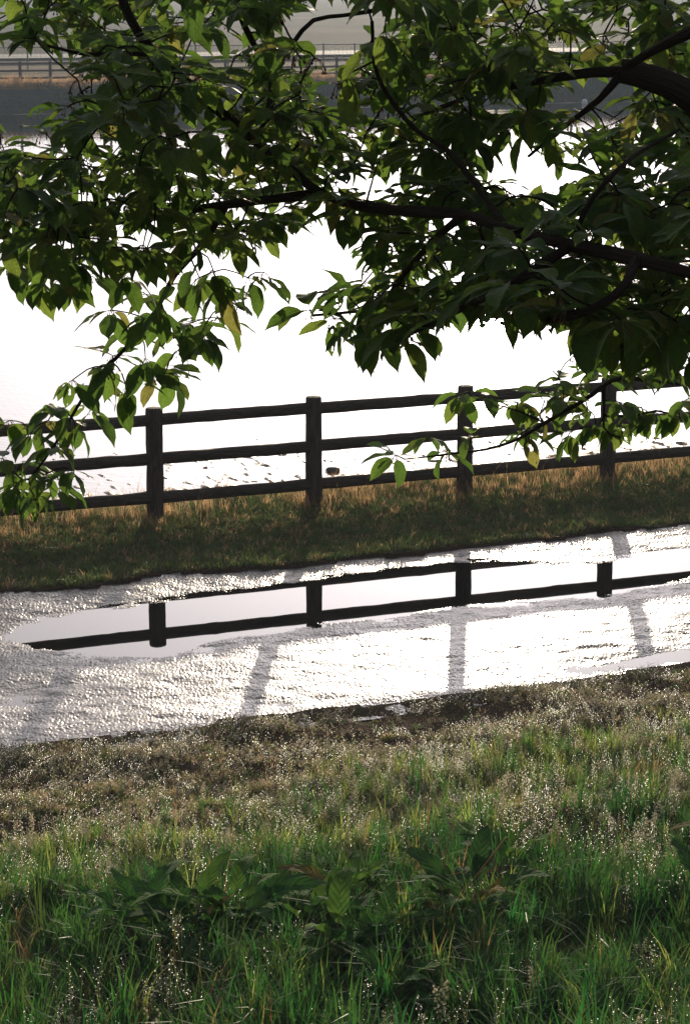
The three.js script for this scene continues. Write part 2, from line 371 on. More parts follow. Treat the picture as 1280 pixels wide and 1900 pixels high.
const C = (r, g, b, k = 1) => rgb(r * k, g * k, b * k);
const greens = (R, s = 12) => {
  const y = s > 11.2 ? 0.42 : 0.06, d = s > 11.2 ? 0.06 : 0.03, t = R();
  return t < 1 - y - d ? s > 11.2 ? C(0.055 + 0.05 * R(), 0.15 + 0.09 * R(), 0.03 + 0.014 * R()) : C(0.03 + 0.04 * R(), 0.1 + 0.075 * R(), 0.022 + 0.01 * R()) : t < 1 - d ? C(0.3, 0.36, 0.08, 0.8 + 0.4 * R()) : C(0.26, 0.18, 0.07, 0.8 + 0.4 * R());
};
const strawC = (R) => C(0.62, 0.4, 0.21, 0.55 + 0.7 * R());
const inRoad = (u, s) => s > ROAD0 + 0.45 * edgeWobble(u) - 0.07 && s < ROAD1 + edgeWobble(u + 40) + 0.08;

const shortG = [1, 2, 3].map((k) => bladeSet(k, 14, 0.025, 0.075, 0.0045, 0.8, 0.07));
const midG = [4, 5, 6].map((k) => bladeSet(k, 12, 0.07, 0.18, 0.005, 0.5, 0.07));
const tallG = [7, 8, 9, 10].map((k) => bladeSet(k, 14, 0.14, 0.38, 0.0085, 0.42, 0.09, 0.7));
const strawG = [11, 12, 13].map((k) => bladeSet(k, 14, 0.1, 0.3, 0.005, 0.55, 0.14, 0.7));
const strawThin = [31, 32].map((k) => bladeSet(k, 6, 0.2, 0.42, 0.004, 0.45, 0.16, 0.8));
const beadG = [14, 15, 16, 17].map((k) => beadStalk(k, 4, 0.17, 14, 0.0038, 0.08));
const lowBeadG = [18, 19, 20].map((k) => beadStalk(k, 7, 0.055, 4, 0.0036, 0.12));
const dewG = [21, 22, 23].map((k) => beadStalk(k, 4, 0.2, 9, 0.0024, 0.1));
const lowDewG = [24, 25, 26].map((k) => beadStalk(k, 6, 0.06, 5, 0.0023, 0.12));
const docks = [[3.44, 10.92], [3.62, 10.8], [3.84, 10.78], [4.12, 10.62], [4.1, 10.12], [4.87, 10.35], [5.34, 10.95], [5.95, 9.95]].map(([a, b]) => [a - 0.05, b - 0.72, 0.27]);
const offDock = (u, s) => { let k = 1; for (const [a, b, r] of docks) k *= 1 - 0.92 * Math.exp(-((u - a) ** 2 + (s - b + 0.12) ** 2) / (r * r)); return k; };

// far verge: short dark turf, then straw along the fence
scatter('verge_turf', 'short dark turf between the path and the log fence', 'grass', shortG, bladeMat, 101, 30000, [1.5, 16, ROAD1 - 0.1, 20.2],
  (u, s) => inRoad(u, s) ? 0 : 0.95, (u, s, R) => R() < 0.12 ? strawC(R) : C(0.1 + 0.05 * R(), 0.14 + 0.06 * R(), 0.05), (u, s, R) => 0.6 + 0.6 * R());
scatter('straw_grass', 'golden dry grass growing along the foot of the log fence', 'dry grass', [...strawG, ...strawThin], leafy(rgb(1, 1, 1), { transmission: 0.7 }), 102, 4600, [1.5, 17, 18.9, 21.4],
  (u, s) => sstep(s, 18.9, 19.7 + (fbm(u, 2, 2) - 0.5) * 0.8) * (1 - sstep(s, 20.3, 21.4)) * (0.25 + 0.75 * sstep(fbm(u * 1.7, s * 1.7, 2), 0.3, 0.6)), (u, s, R) => R() < 0.1 ? C(0.12, 0.14, 0.05) : strawC(R), (u, s, R) => 0.38 + 0.4 * R());
// far bank: a fringe of straw under the far fence and rough weeds down its slope
scatter('bank_straw', 'pale dry grass along the top of the far bank', 'dry grass', strawG, leafy(rgb(1, 1, 1), { transmission: 0.6 }), 120, 5200, [14, 84, 113.2, 115.6],
  (u, s) => 0.4 + 0.6 * fbm(u * 0.5, s, 2), (u, s, R) => strawC(R), (u, s, R) => 1.1 + 0.9 * R());
scatter('bank_weeds', 'rough grey-green weeds on the slope of the far bank', 'weeds', shortG, bladeMat, 121, 9000, [14, 84, 110, 113.8],
  (u, s) => sstep(fbm(u * 0.7, s * 1.4, 3), 0.3, 0.6), (u, s, R) => C(0.06, 0.085, 0.07, 0.6 + 0.7 * R()), (u, s, R) => 2 + 2 * R());
// near verge: mown strip with dewy low weeds
const bare = (u, s) => sstep(fbm(u * 1.5 + 4, s * 3.2 + 1, 3), 0.38, 0.52);
const edge = (u) => 12.52 + (fbm(u * 0.9, 7, 2) - 0.5) * 0.6 + (u - 5.5) * 0.12;
scatter('mown_grass', 'short brown and green mown grass beside the near edge of the path', 'grass', shortG, bladeMat, 103, 36000, [1.5, 10.5, 11.4, 14.2],
  (u, s) => inRoad(u, s) ? 0 : 0.12 + 0.7 * bare(u, s), (u, s, R) => R() < 0.6 ? C(0.5, 0.37, 0.22, 0.5 + 0.8 * R()) : greens(R), (u, s, R) => (0.45 + 0.5 * R()) * (s > 13 ? 0.75 : 1));
scatter('low_weeds', 'tiny pale dewy weeds among the mown grass', 'weeds', lowBeadG, beadMat, 104, 5500, [1.5, 10.5, 11.2, 14.1],
  (u, s) => inRoad(u, s) ? 0 : 0.1 + 0.85 * bare(u, s) * sstep(fbm(u * 2.2, s * 4, 2), 0.3, 0.55), (u, s, R) => C(0.8, 0.74, 0.62, 0.7 + 0.35 * R()), (u, s, R) => 0.7 + 0.7 * R());
// foreground meadow
const clump = (u, s) => sstep(fbm(u * 2.3 + 9, s * 2.3, 3), 0.4, 0.62);
const seedy = (u, s) => sstep(fbm(u * 1.3 + 2, s * 1.3 + 3, 3) + 0.07 * sstep(u, 5, 7) + 0.05 * sstep(s, 10.6, 11.4), 0.47, 0.62);
scatter('tall_grass', 'tall fresh green grass filling the foreground', 'grass', [...tallG, midG[1], midG[2]], bladeMat, 105, 21000, [0.8, 9.5, 7.2, 13.4],
  (u, s) => (1 - sstep(s, edge(u) - 0.5, edge(u) + 0.15)) * offDock(u, s) * (0.06 + 0.8 * clump(u, s)) * (1 - 0.35 * seedy(u, s)), (u, s, R) => greens(R, s), (u, s, R) => (0.55 + 0.55 * R()) * (s > 11.3 ? 0.62 : s > 10.5 ? 0.85 : 1.0));
scatter('low_grass', 'fine low grass covering the soil between the taller clumps', 'grass', [...midG, shortG[1]], bladeMat, 107, 17000, [0.8, 9.5, 7.2, 13],
  (u, s) => (1 - sstep(s, edge(u) - 0.6, edge(u) + 0.3)) * (0.2 + 0.4 * offDock(u, s)), (u, s, R) => greens(R, s), (u, s, R) => 0.5 + 0.6 * R());
scatter('seed_heads', 'pale dewy seed heads standing among the foreground grass', 'weeds', beadG, beadMat, 106, 2100, [0.8, 9.5, 7.4, 13],
  (u, s) => (1 - sstep(s, edge(u) - 0.2, edge(u) + 0.4)) * offDock(u, s) * (0.05 + 0.7 * seedy(u, s)), (u, s, R) => C(0.85, 0.8, 0.66, 0.7 + 0.3 * R()), (u, s, R) => (0.6 + 0.7 * R()) * (s > 11.3 ? 0.85 : 1));
scatter('dew', 'clear dew drops beading on the blades of the foreground grass', 'dew', dewG, dewMat, 108, 2800, [0.8, 9.5, 7.4, 13],
  (u, s) => (1 - sstep(s, edge(u) - 0.2, edge(u) + 0.4)) * (0.14 + (s > 11 ? 0.8 : 0.5) * seedy(u, s)), () => C(1, 1, 1), (u, s, R) => (0.7 + 0.6 * R()) * (s > 11.3 ? 0.9 : 1.1));
scatter('dew', 'clear dew drops on the low weeds beside the path', 'dew', lowDewG, dewMat, 109, 3000, [1.5, 10.5, 11.4, 14.1],
  (u, s) => inRoad(u, s) ? 0 : 0.1 + 0.8 * bare(u, s), () => C(1, 1, 1), (u, s, R) => 0.8 + 0.6 * R());

scatter('slope_grass', 'rough grass on the embankment slope around the foreground meadow', 'grass', [...tallG, ...midG], bladeMat, 130, 12000, [-7, 15, 0.6, 13.6],
  (u, s) => s > 7.4 && u > 0.9 && u < 9.4 ? 0 : 0.75, (u, s, R) => greens(R, s), (u, s, R) => 0.9 + 0.6 * R());

// ---------------------------------------------------------------- broad-leaved dock plants
function broadLeaf(len, wid, seed, o = {}) {
  const { rows = 10, cols = 4, curl = 0.35, fold = 0.25, wave = 0.0, acum = 0.22, shape = 0.42, tooth = 0 } = o;
  const pos = [], idx = [], uv = [], R = rng(seed), ph = R() * 6.28, twist = (R() - 0.5) * 0.5, side = (R() - 0.5) * 0.25;
  for (let j = 0; j <= rows; j++) {
    const t = j / rows;
    const oval = (x) => Math.pow(x, 0.62) * Math.pow(1 - x, 0.78) * 1.72;
    let w = acum > 0.15 && t > 0.78 ? oval(0.78) * Math.pow((1 - t) / 0.22, 1.45) : oval(t);
    if (j === rows) w = 0; if (j === 0) w = 0.02;
    if (tooth && j > 0 && j < rows) w *= 1 + tooth * (j % 2 ? 1 : -1);
    const th = curl * t * 1.5, y0 = -len * (curl * 0.55) * t * t, x0 = len * (t - curl * curl * 0.18 * t * t * t);
    for (let i = 0; i <= cols; i++) {
      const q = (i / cols - 0.5) * 2, e = Math.abs(q);
      const z = q * w * wid * 0.5 + side * len * t * t * 0.3;
      const y = y0 + fold * e * w * wid * 0.5 * (1 - 0.3 * e) + wave * Math.sin(t * 15 + ph + q * 1.2) * e * wid + twist * q * w * wid * t * 0.4;
      pos.push(x0 + y * Math.sin(th) * -0.2, y, z); uv.push(i / cols, t);
    }
  }
  const n = cols + 1;
  for (let j = 0; j < rows; j++) for (let i = 0; i < cols; i++) { const a = j * n + i; idx.push(a, a + 1, a + n + 1, a, a + n + 1, a + n); }
  return geo(pos, idx, uv);
}
function veinMap(n, light) {
  const W = 128, H = 256, d = new Uint8Array(W * H * 4), b = new Uint8Array(W * H * 4);
  for (let j = 0; j < H; j++) for (let i = 0; i < W; i++) {
    const x = Math.abs(i / (W - 1) - 0.5) * 2, t = j / H, vein = Math.abs((((t - x * 0.22) * n) % 1 + 1) % 1 - 0.5);
    const k = Math.max(Math.exp(-x * x * 700), 0.55 * Math.exp(-vein * vein * 260) * (1 - x * 0.6)), m = 0.84 + 0.16 * fbm(i * 0.06, j * 0.06, 3) * 2 * 0.7 + light * k, o = (j * W + i) * 4;
    const c = clamp(m * 190, 0, 255); d[o] = c; d[o + 1] = c; d[o + 2] = c; d[o + 3] = 255;
    const h = 255 * clamp(0.75 - 0.6 * k + 0.25 * Math.cos(vein * 6.28), 0, 1); b[o] = b[o + 1] = b[o + 2] = h; b[o + 3] = 255;
  }
  return [d, b].map((a) => { const t = new THREE.DataTexture(a, W, H, THREE.RGBAFormat); t.magFilter = THREE.LinearFilter; t.needsUpdate = true; return t; });
}
const [leafTex, leafBump] = veinMap(8, 0.16); leafTex.colorSpace = THREE.SRGBColorSpace;
const dockMats = [[0.045, 0.13, 0.026], [0.038, 0.1, 0.024], [0.085, 0.175, 0.03], [0.15, 0.13, 0.035]].map((c) => leafy(rgb(...c.map((x) => x * 1.9)), { map: leafTex, bumpMap: leafBump, bumpScale: 0.006, transmission: 0.4, specularIntensity: 0.15 }));
const dockG = [1, 2, 3, 4, 5].map((k) => broadLeaf(1, 0.52, 40 + k, { rows: 14, cols: 6, curl: 0.45 + 0.2 * k, fold: 0.3, wave: 0.075, acum: 0.1, shape: 0.25 }));
const dockStem = std({ color: rgb(0.12, 0.1, 0.04), roughness: 0.7 });
function dock(u, s, n, size, seed, label, red = 0.02) {
  const R = rng(seed), root = new THREE.Group(); root.position.copy(at2(u, s, groundH(u, s)));
  for (let k = 0; k < n; k++) {
    const a = k * 2.4 + R() * 0.8, len = size * (0.6 + 0.5 * R()), up = k < n * 0.3 ? 0.85 + R() * 0.4 : 0.25 + R() * 0.6, st = len * (0.3 + 0.5 * R());
    const dir = V(Math.cos(a) * Math.cos(up), Math.sin(up), Math.sin(a) * Math.cos(up));
    const m = named(new THREE.Mesh(dockG[Math.floor(R() * 5)], R() < red ? dockMats[3] : dockMats[Math.floor(R() * 3)]), 'leaf', root);
    const zAx = V(-Math.sin(a), 0, Math.cos(a)).applyAxisAngle(dir, (R() - 0.5) * 0.9), yAx = V().crossVectors(zAx, dir).normalize();
    m.quaternion.setFromRotationMatrix(new THREE.Matrix4().makeBasis(dir, yAx, zAx)); m.scale.setScalar(len);
    m.position.copy(dir).multiplyScalar(st).add(V(0, 0.02, 0));
    const stem = new THREE.CylinderGeometry(0.003, 0.004, st + 0.03, 5); stem.translate(0, st / 2 + 0.01, 0);
    const sm = named(new THREE.Mesh(stem, dockStem), 'leaf_stalk', m); sm.scale.setScalar(1 / len);
    sm.quaternion.setFromUnitVectors(V(0, 1, 0), V(1, 0, 0)); sm.position.set(-st / len, 0, 0);
  }
  named(root, 'dock_plant'); return tag(root, label, 'dock plant', 'dock plants in the foreground grass');
}
dock(3.37, 10.27, 24, 0.28, 1, 'leftmost dock plant of the dark cluster in the foreground');
dock(3.55, 10.15, 28, 0.32, 12, 'largest dock plant, with broad leaves, second from the left in the cluster');
dock(3.77, 10.13, 24, 0.30, 9, 'dock plant in the middle of the left cluster, between two others');
dock(4.05, 9.97, 22, 0.28, 2, 'dock plant at the right end of the left cluster, behind long grass');
dock(4.03, 9.47, 24, 0.28, 3, 'dock plant low in the middle foreground, nearer than the left cluster');
dock(4.29, 9.61, 20, 0.23, 10, 'small dock plant just left of the rust-spotted one');
dock(4.80, 9.70, 26, 0.30, 4, 'rust-spotted dock plant beside the dry stalks', 0.2);
dock(5.27, 10.30, 15, 0.26, 5, 'upright dock leaves behind the dry stalks', 0);
dock(5.88, 9.30, 24, 0.27, 6, 'dock plant in tall grass at the lower right');
dock(6.53, 10.10, 16, 0.23, 7, 'small dock plant at the right edge of the meadow');
dock(4.4, 10.3, 20, 0.27, 14, 'dock plant behind the small one, between the left cluster and the dry stalks');
dock(4.03, 8.91, 18, 0.23, 8, 'half-hidden dock plant at the bottom edge of the view');

// dry stalks
{
  const dry = leafy(rgb(0.34, 0.2, 0.09), { transmission: 0.2 });
  const stalk = (a, b, c, r, label) => {
    const root = new THREE.Group(); root.position.copy(a);
    const cur = new THREE.CatmullRomCurve3([V(0, -0.02, 0), c.clone().sub(a), b.clone().sub(a)]);
    named(new THREE.Mesh(new THREE.TubeGeometry(cur, 12, r, 6), dry), 'stem', root);
    const p = cur.getPoint(0.62), t2 = new THREE.CatmullRomCurve3([p, p.clone().add(V(0.04, 0.02, 0)), p.clone().add(V(0.1, 0.035, 0.01))]);
    named(new THREE.Mesh(new THREE.TubeGeometry(t2, 6, r * 0.6, 5), dry), 'side_twig', root);
    named(root, 'dry_stalk'); tag(root, label, 'dry stalk', 'dry stalks in the foreground');
  };
  const b1 = at2(4.62, 9.75), b2 = at2(4.6, 9.7);
  b1.y = groundH(4.62, 9.75); b2.y = groundH(4.6, 9.7);
  stalk(b1, b1.clone().add(V(0.09, 0.42, -0.25)), b1.clone().add(V(0.04, 0.2, -0.1)), 0.0035, 'shorter, steeper of two brown dry stalks in the foreground');
  stalk(b2, b2.clone().add(V(0.36, 0.44, -0.22)), b2.clone().add(V(0.17, 0.23, -0.1)), 0.0045, 'longer dry stalk leaning right in the foreground');
}
// stone on the mud
{
  const g = new THREE.IcosahedronGeometry(0.065, 3), p = g.attributes.position;
  for (let i = 0; i < p.count; i++) { const v = V().fromBufferAttribute(p, i), k = 0.75 + 0.5 * noise2(v.x * 14 + 5, v.y * 14 + v.z * 9 + 3); p.setXYZ(i, v.x * k * 1.4, v.y * k * 0.7, v.z * k); }
  g.computeVertexNormals();
  const o = named(new THREE.Mesh(g, std({ color: rgb(0.05, 0.045, 0.042), roughness: 0.6 })), 'stone'); o.position.copy(at2(11.35, 26.9, WATER + 0.012));
  tag(o, 'lone dark stone on the wet mud beyond the fence', 'stone');
}

// ---------------------------------------------------------------- cherry tree reaching over the view from its trunk on the slope at the right
const fwd = V(0, -Math.sin(PITCH), -Math.cos(PITCH)), upv = V(0, Math.cos(PITCH), -Math.sin(PITCH)), F = 4486;
const at = (px, py, d) => { const v = fwd.clone().addScaledVector(V(1, 0, 0), (px - 640) / F).addScaledVector(upv, -(py - 950) / F); return v.multiplyScalar(d).add(EYE); };
const treeBase = at2(toU(3.2, -6), toS(3.2, -6), groundH(toU(3.2, -6), toS(3.2, -6)));
const tree = new THREE.Group(); tree.position.copy(treeBase);
const barkT = phys({ color: rgb(0.04, 0.029, 0.022), roughness: 0.9, specularIntensity: 0.3, bumpMap: barkBump, bumpScale: 0.008 });
const nodes = []; // skeleton points that twigs may grow from: {p, r, dir}
function tube(points, r0, r1, radial, seed, segs) {
  const cur = new THREE.CatmullRomCurve3(points, false, 'centripetal'), n = segs ?? Math.max(6, Math.round(cur.getLength() / 0.035));
  const fr = cur.computeFrenetFrames(n, false), pos = [], idx = [], uv = [];
  for (let j = 0; j <= n; j++) {
    const t = j / n, p = cur.getPointAt(t), r = lerp(r0, r1, t) * (1 + (noise2(j * 0.45, seed * 9.7) - 0.5) * 0.3);
    for (let i = 0; i <= radial; i++) { const a = i / radial * 6.2832, q = p.clone().addScaledVector(fr.normals[j], Math.cos(a) * r).addScaledVector(fr.binormals[j], Math.sin(a) * r).sub(treeBase); pos.push(q.x, q.y, q.z); uv.push(i / radial, t * n * 0.05); }
  }
  for (let j = 0; j < n; j++) for (let i = 0; i < radial; i++) { const a = j * (radial + 1) + i; idx.push(a, a + 1, a + radial + 2, a, a + radial + 2, a + radial + 1); }
  return [geo(pos, idx, uv), cur];
}
let bseed = 1;
function limb(points, r0, r1, name = 'branch', radial = 10) {
  const [g, cur] = tube(points, r0, r1, radial, bseed++);
  named(new THREE.Mesh(g, barkT), name, tree);
  const n = Math.max(4, Math.round(cur.getLength() / 0.05));
  for (let j = 0; j <= n; j++) nodes.push({ p: cur.getPointAt(j / n), r: lerp(r0, r1, j / n) });
  return cur;
}
const P = (...l) => l.map((a) => at(...a));
const crotch = V(2.95, 3.35, -5.9), crotch2 = V(2.85, 3.75, -5.85);
limb([treeBase.clone().add(V(0, -0.3, 0)), treeBase.clone().add(V(0.02, 0.15, 0)), V(3.08, 2.7, -5.95), crotch, crotch2], 0.24, 0.15, 'trunk', 18);
// limb through the upper right
limb([crotch2, V(2.2, 4.3, -5.5), V(1.3, 4.36, -5.1), ...P([1330, 225, 4.8], [1270, 172, 4.75], [1200, 142, 4.7], [1150, 130, 4.7])], 0.07, 0.024);
limb(P([1165, 132, 4.7], [1090, 135, 4.75], [1000, 150, 4.9], [900, 170, 5.1], [790, 210, 5.3]), 0.012, 0.005);
limb(P([1150, 132, 4.7], [1200, 100, 4.6], [1290, 55, 4.4], [1380, 20, 4.3]).reverse(), 0.014, 0.008);
limb(P([1150, 140, 4.7], [1110, 185, 4.75], [1050, 232, 4.8], [980, 290, 4.9]), 0.008, 0.003);
// long dark branch crossing the view
limb([crotch, V(2.2, 3.75, -5.2), V(1.2, 4.05, -4.5), ...P([1330, 520, 4.0])], 0.07, 0.0115);
limb(P([1330, 520, 4.0], [1180, 480, 4.1], [1060, 455, 4.25], [940, 425, 4.4], [860, 398, 4.6], [760, 392, 4.8], [650, 378, 5.0], [585, 352, 5.1], [540, 315, 5.1], [480, 265, 5.05], [400, 200, 5.0], [330, 135, 4.9], [275, 85, 4.85], [235, 20, 4.8], [215, -60, 4.7]), 0.0115, 0.010);
limb(P([600, 358, 5.1], [480, 372, 5.2], [380, 385, 5.3], [260, 405, 5.4], [130, 425, 5.5], [0, 440, 5.6], [-80, 450, 5.6]), 0.011, 0.005);
limb(P([420, 382, 5.3], [370, 460, 5.6], [325, 510, 5.8], [290, 575, 6.0], [262, 608, 6.1], [225, 655, 6.2], [190, 690, 6.25], [150, 745, 6.3], [118, 800, 6.3], [85, 850, 6.3], [55, 890, 6.3]), 0.009, 0.003);
limb(P([300, 100, 4.9], [230, 100, 4.8], [160, 100, 4.7], [90, 85, 4.6]), 0.006, 0.003);
limb(P([480, 265, 5.05], [500, 200, 5.1], [503, 140, 5.15], [470, 80, 5.1], [440, 10, 5.0], [430, -50, 5.0]), 0.009, 0.005);
limb(P([503, 138, 5.15], [540, 85, 5.2], [580, 38, 5.2], [640, 28, 5.2], [720, 12, 5.1], [800, -30, 5.0]), 0.005, 0.004);
limb(P([940, 425, 4.4], [880, 340, 4.6], [830, 280, 4.7], [760, 230, 4.8], [700, 140, 4.8], [690, 40, 4.7]), 0.007, 0.0035);
limb(P([1060, 455, 4.25], [1090, 380, 4.2], [1140, 320, 4.2], [1190, 280, 4.3], [1260, 240, 4.4]), 0.005, 0.003);
limb(P([860, 398, 4.6], [800, 450, 4.9], [740, 520, 5.2], [700, 570, 5.4], [640, 580, 5.5], [580, 585, 5.55]), 0.009, 0.003);
limb(P([1060, 455, 4.25], [960, 520, 4.2], [880, 560, 4.4], [800, 600, 4.8], [740, 630, 5.0]), 0.01, 0.004);
limb(P([1180, 480, 4.1], [1150, 540, 4.0], [1080, 580, 4.1], [1000, 595, 4.3], [930, 600, 4.5]), 0.009, 0.004);
// low spray at the right
limb([crotch.clone().add(V(0, -0.25, 0)), V(2.2, 3.35, -6.4), ...P([1330, 716, 6.9])], 0.05, 0.011);
limb(P([1330, 716, 6.9], [1230, 707, 6.95], [1140, 704, 7.0], [1090, 738, 7.0], [1010, 785, 7.0], [960, 815, 7.0], [900, 834, 7.0], [850, 840, 7.0], [790, 848, 7.0], [750, 852, 7.0]), 0.010, 0.002);
limb(P([1120, 716, 7.0], [1120, 760, 7.0], [1122, 800, 7.0], [1150, 812, 7.0]), 0.006, 0.002);
limb(P([1122, 770, 7.0], [1170, 772, 7.0], [1220, 762, 7.0], [1262, 775, 7.0]), 0.005, 0.002);
limb(P([1010, 785, 7.0], [960, 762, 7.0], [910, 748, 7.0], [872, 735, 7.0]), 0.003, 0.0015);
// upper crown, out of the frame
limb([crotch2, V(2.4, 5.0, -6.4), V(1.4, 6.0, -7.0), V(0.2, 6.6, -7.4), V(-1.2, 6.8, -7.6)], 0.09, 0.015);
limb([crotch2, V(3.0, 5.2, -6.2), V(3.2, 6.6, -6.4), V(3.0, 7.6, -6.6)], 0.09, 0.02);
limb([V(1.4, 6.0, -7.0), V(0.6, 5.7, -6.0), V(-0.5, 5.5, -5.2), V(-1.6, 5.3, -4.8)], 0.035, 0.01);
limb([V(2.4, 5.0, -6.4), V(1.6, 5.1, -7.2), V(0.6, 5.2, -7.8), V(-0.6, 5.15, -8.0), V(-1.6, 5.1, -8.0)], 0.035, 0.01);
limb([V(2.4, 5.0, -6.4), V(1.8, 5.3, -5.2), V(0.9, 5.3, -4.2), V(0.1, 5.2, -3.6)], 0.03, 0.01);

// spurs: where a twig ends in a bunch of leaves
const R = rng(4242), spurs = [];
const inPoly = (p, x, y) => { let c = false; for (let i = 0, j = p.length - 1; i < p.length; j = i++) if ((p[i][1] > y) !== (p[j][1] > y) && x < (p[j][0] - p[i][0]) * (y - p[i][1]) / (p[j][1] - p[i][1]) + p[i][0]) c = !c; return c; };
const canopy = [[-90, -60], [1370, -60], [1370, 640], [1250, 640], [1180, 650], [1120, 600], [1090, 560], [960, 570], [900, 530], [850, 540], [800, 600], [720, 610], [660, 560], [690, 500], [650, 430], [580, 410], [540, 430], [480, 445], [400, 465], [320, 470], [230, 500], [150, 520], [80, 520], [20, 490], [-90, 490]];
const gaps = [
  [[-90, 120], [30, 120], [175, 130], [165, 165], [110, 200], [60, 235], [40, 265], [-90, 265]],
  [[520, 30], [720, 10], [730, 70], [690, 110], [610, 135], [540, 115]],
  [[880, 290], [1000, 290], [1080, 330], [1060, 395], [930, 395], [880, 340]],
  [[1050, 150], [1180, 150], [1180, 230], [1100, 240], [1040, 215]],
  [[-90, -60], [30, -60], [25, 20], [-90, 40]],
  [[1180, 300], [1250, 290], [1250, 350], [1190, 350]],
  [[600, 130], [640, 135], [635, 190], [590, 185]],
  [[815, 590], [860, 575], [960, 600], [1090, 612], [1060, 640], [1020, 690], [900, 725], [840, 725], [770, 720], [800, 660]],
  [[480, 480], [560, 440], [600, 430], [560, 520], [530, 580], [520, 640], [420, 700], [450, 600], [515, 560]],
];
function depthAt(x, y) {
  const n = fbm(x * 0.004 + 3, y * 0.005 + 1, 2) - 0.5;
  return clamp(5.2 - 0.75 * sstep(x, 750, 1100) * sstep(y, 150, 350) - 0.35 * (1 - sstep(y, 0, 150)) + 0.4 * sstep(y, 420, 560) * (1 - sstep(x, 600, 800)) + n * 1.2, 4.2, 6.6);
}
for (let tries = 0; spurs.length < 730 && tries < 60000; tries++) {
  const x = lerp(-90, 1370, R()), y = lerp(-60, 650, R());
  if (!inPoly(canopy, x, y) || gaps.some((g) => inPoly(g, x, y + 15))) continue;
  if (x < 500 && y < 140 && R() < 0.3) continue;
  const d = depthAt(x, y) + (R() - 0.5) * 0.9, p = at(x, y - 22, d);
  if (spurs.some((q) => q.p.distanceTo(p) < 0.051)) continue;
  spurs.push({ p, n: 5 + Math.floor(R() * 3) + (x > 800 && y > 330 ? 2 : 0), seen: 1 });
}
const explicit = [
  [25, 915, 6.3, 4], [105, 905, 6.3, 4], [5, 850, 6.3, 4], [65, 915, 6.3, 4], [130, 870, 6.3, 3], [20, 780, 6.3, 4], [210, 660, 6.2, 4], [320, 700, 6.15, 4], [270, 590, 6.0, 4], [430, 560, 5.8, 3],
 
  [1130, 610, 4.6, 6], [1180, 630, 4.6, 6], [1230, 640, 4.6, 6], [1275, 650, 4.6, 6], [1110, 560, 4.3, 6], [1160, 580, 4.3, 6], [1210, 590, 4.3, 6], [1260, 600, 4.3, 6], [860, 500, 4.5, 5], [910, 510, 4.4, 5], [960, 520, 4.4, 5], [1010, 525, 4.3, 5], [1060, 530, 4.2, 5], [800, 560, 4.8, 4], [770, 580, 4.9, 4], [730, 590, 5.0, 4], [690, 560, 5.2, 4],
 
  [880, 545, 4.5, 5], [925, 560, 4.4, 5], [965, 562, 4.3, 5], [1005, 568, 4.3, 5], [1050, 575, 4.2, 5], [1090, 580, 4.2, 5], [850, 560, 4.6, 4], [490, 505, 5.7, 3], [370, 515, 5.7, 4], [270, 545, 5.9, 4], [310, 610, 6.0, 4], [370, 620, 6.0, 4], [270, 665, 6.15, 4], [160, 715, 6.3, 4], [90, 780, 6.3, 4], [140, 790, 6.3, 3],
 
  [460, 515, 5.7, 3], [415, 530, 5.7, 4], [395, 500, 5.6, 4], [340, 530, 5.8, 4], [405, 590, 6, 4], [330, 650, 6.1, 5], [290, 690, 6.2, 4], [250, 610, 6.1, 5], [205, 575, 6.1, 4], [195, 680, 6.2, 5], [235, 720, 6.2, 3], [135, 705, 6.25, 4], [170, 760, 6.3, 3], [110, 755, 6.3, 4], [60, 800, 6.3, 4], [105, 830, 6.3, 4], [40, 860, 6.3, 4], [85, 880, 6.3, 4], [30, 900, 6.3, 4], [350, 600, 6.0, 3], [300, 570, 5.95, 4],
  [60, 515, 5.6, 4], [110, 520, 5.6, 4], [165, 510, 5.6, 4], [20, 490, 5.5, 4], [230, 510, 5.6, 4],
  [575, 575, 5.5, 5], [620, 590, 5.5, 4], [665, 600, 5.4, 4], [700, 610, 5.3, 4], [745, 625, 5.1, 5], [775, 610, 4.9, 4], [820, 590, 4.7, 3], [640, 540, 5.4, 4],
  [735, 845, 7, 5], [795, 808, 7, 3], [830, 838, 7, 4], [870, 812, 7, 3], [858, 730, 7, 5], [900, 735, 7, 2], [975, 800, 7, 4], [1000, 770, 7, 5], [955, 745, 7, 4], [1035, 700, 7, 5], [1070, 655, 6.9, 5], [1045, 745, 7, 5], [1090, 760, 7, 5], [1120, 690, 7, 5], [1110, 640, 6.8, 5], [1145, 745, 7, 5], [1180, 755, 7, 4], [1105, 790, 7, 5], [1150, 785, 7, 4], [1215, 765, 7, 5], [1255, 765, 7, 4], [1275, 740, 7, 4], [1170, 690, 6.9, 5], [1230, 690, 6.9, 5], [1280, 680, 6.8, 5], [1075, 720, 7, 4], [1010, 730, 7, 3], [1060, 800, 7, 3],
];
for (const [x, y, d, n] of explicit) spurs.push({ p: at(x, y, d + (R() - 0.5) * 0.2), n: n + (x > 930 && y > 600 ? 3 : 1), seen: 1, exact: 1 });
for (let k = 0; k < 90; k++) { // crown above and beyond the frame
  const x = lerp(-2.2, 3.8, R()), z = lerp(-8.8, -3.6, R()), top = 7.6 - 0.25 * (x - 1.5) ** 2 * 0.4 - 0.2 * (z + 6.2) ** 2 * 0.5, y = lerp(4.95, Math.max(5.4, top), Math.pow(R(), 1.3));
  spurs.push({ p: V(x, y, z), n: 7, seen: 0 });
}
for (let k = 0; k < 330; k++) { // its upper storeys
  const x = lerp(-2.0, 3.9, R()), z = lerp(-8.4, -3.4, R()), top = 8 - 0.16 * (x - 1.6) ** 2 - 0.14 * (z + 6.0) ** 2;
  spurs.push({ p: V(x, lerp(5.15, Math.max(5.5, top), R()), z), n: 8, seen: 0 });
}
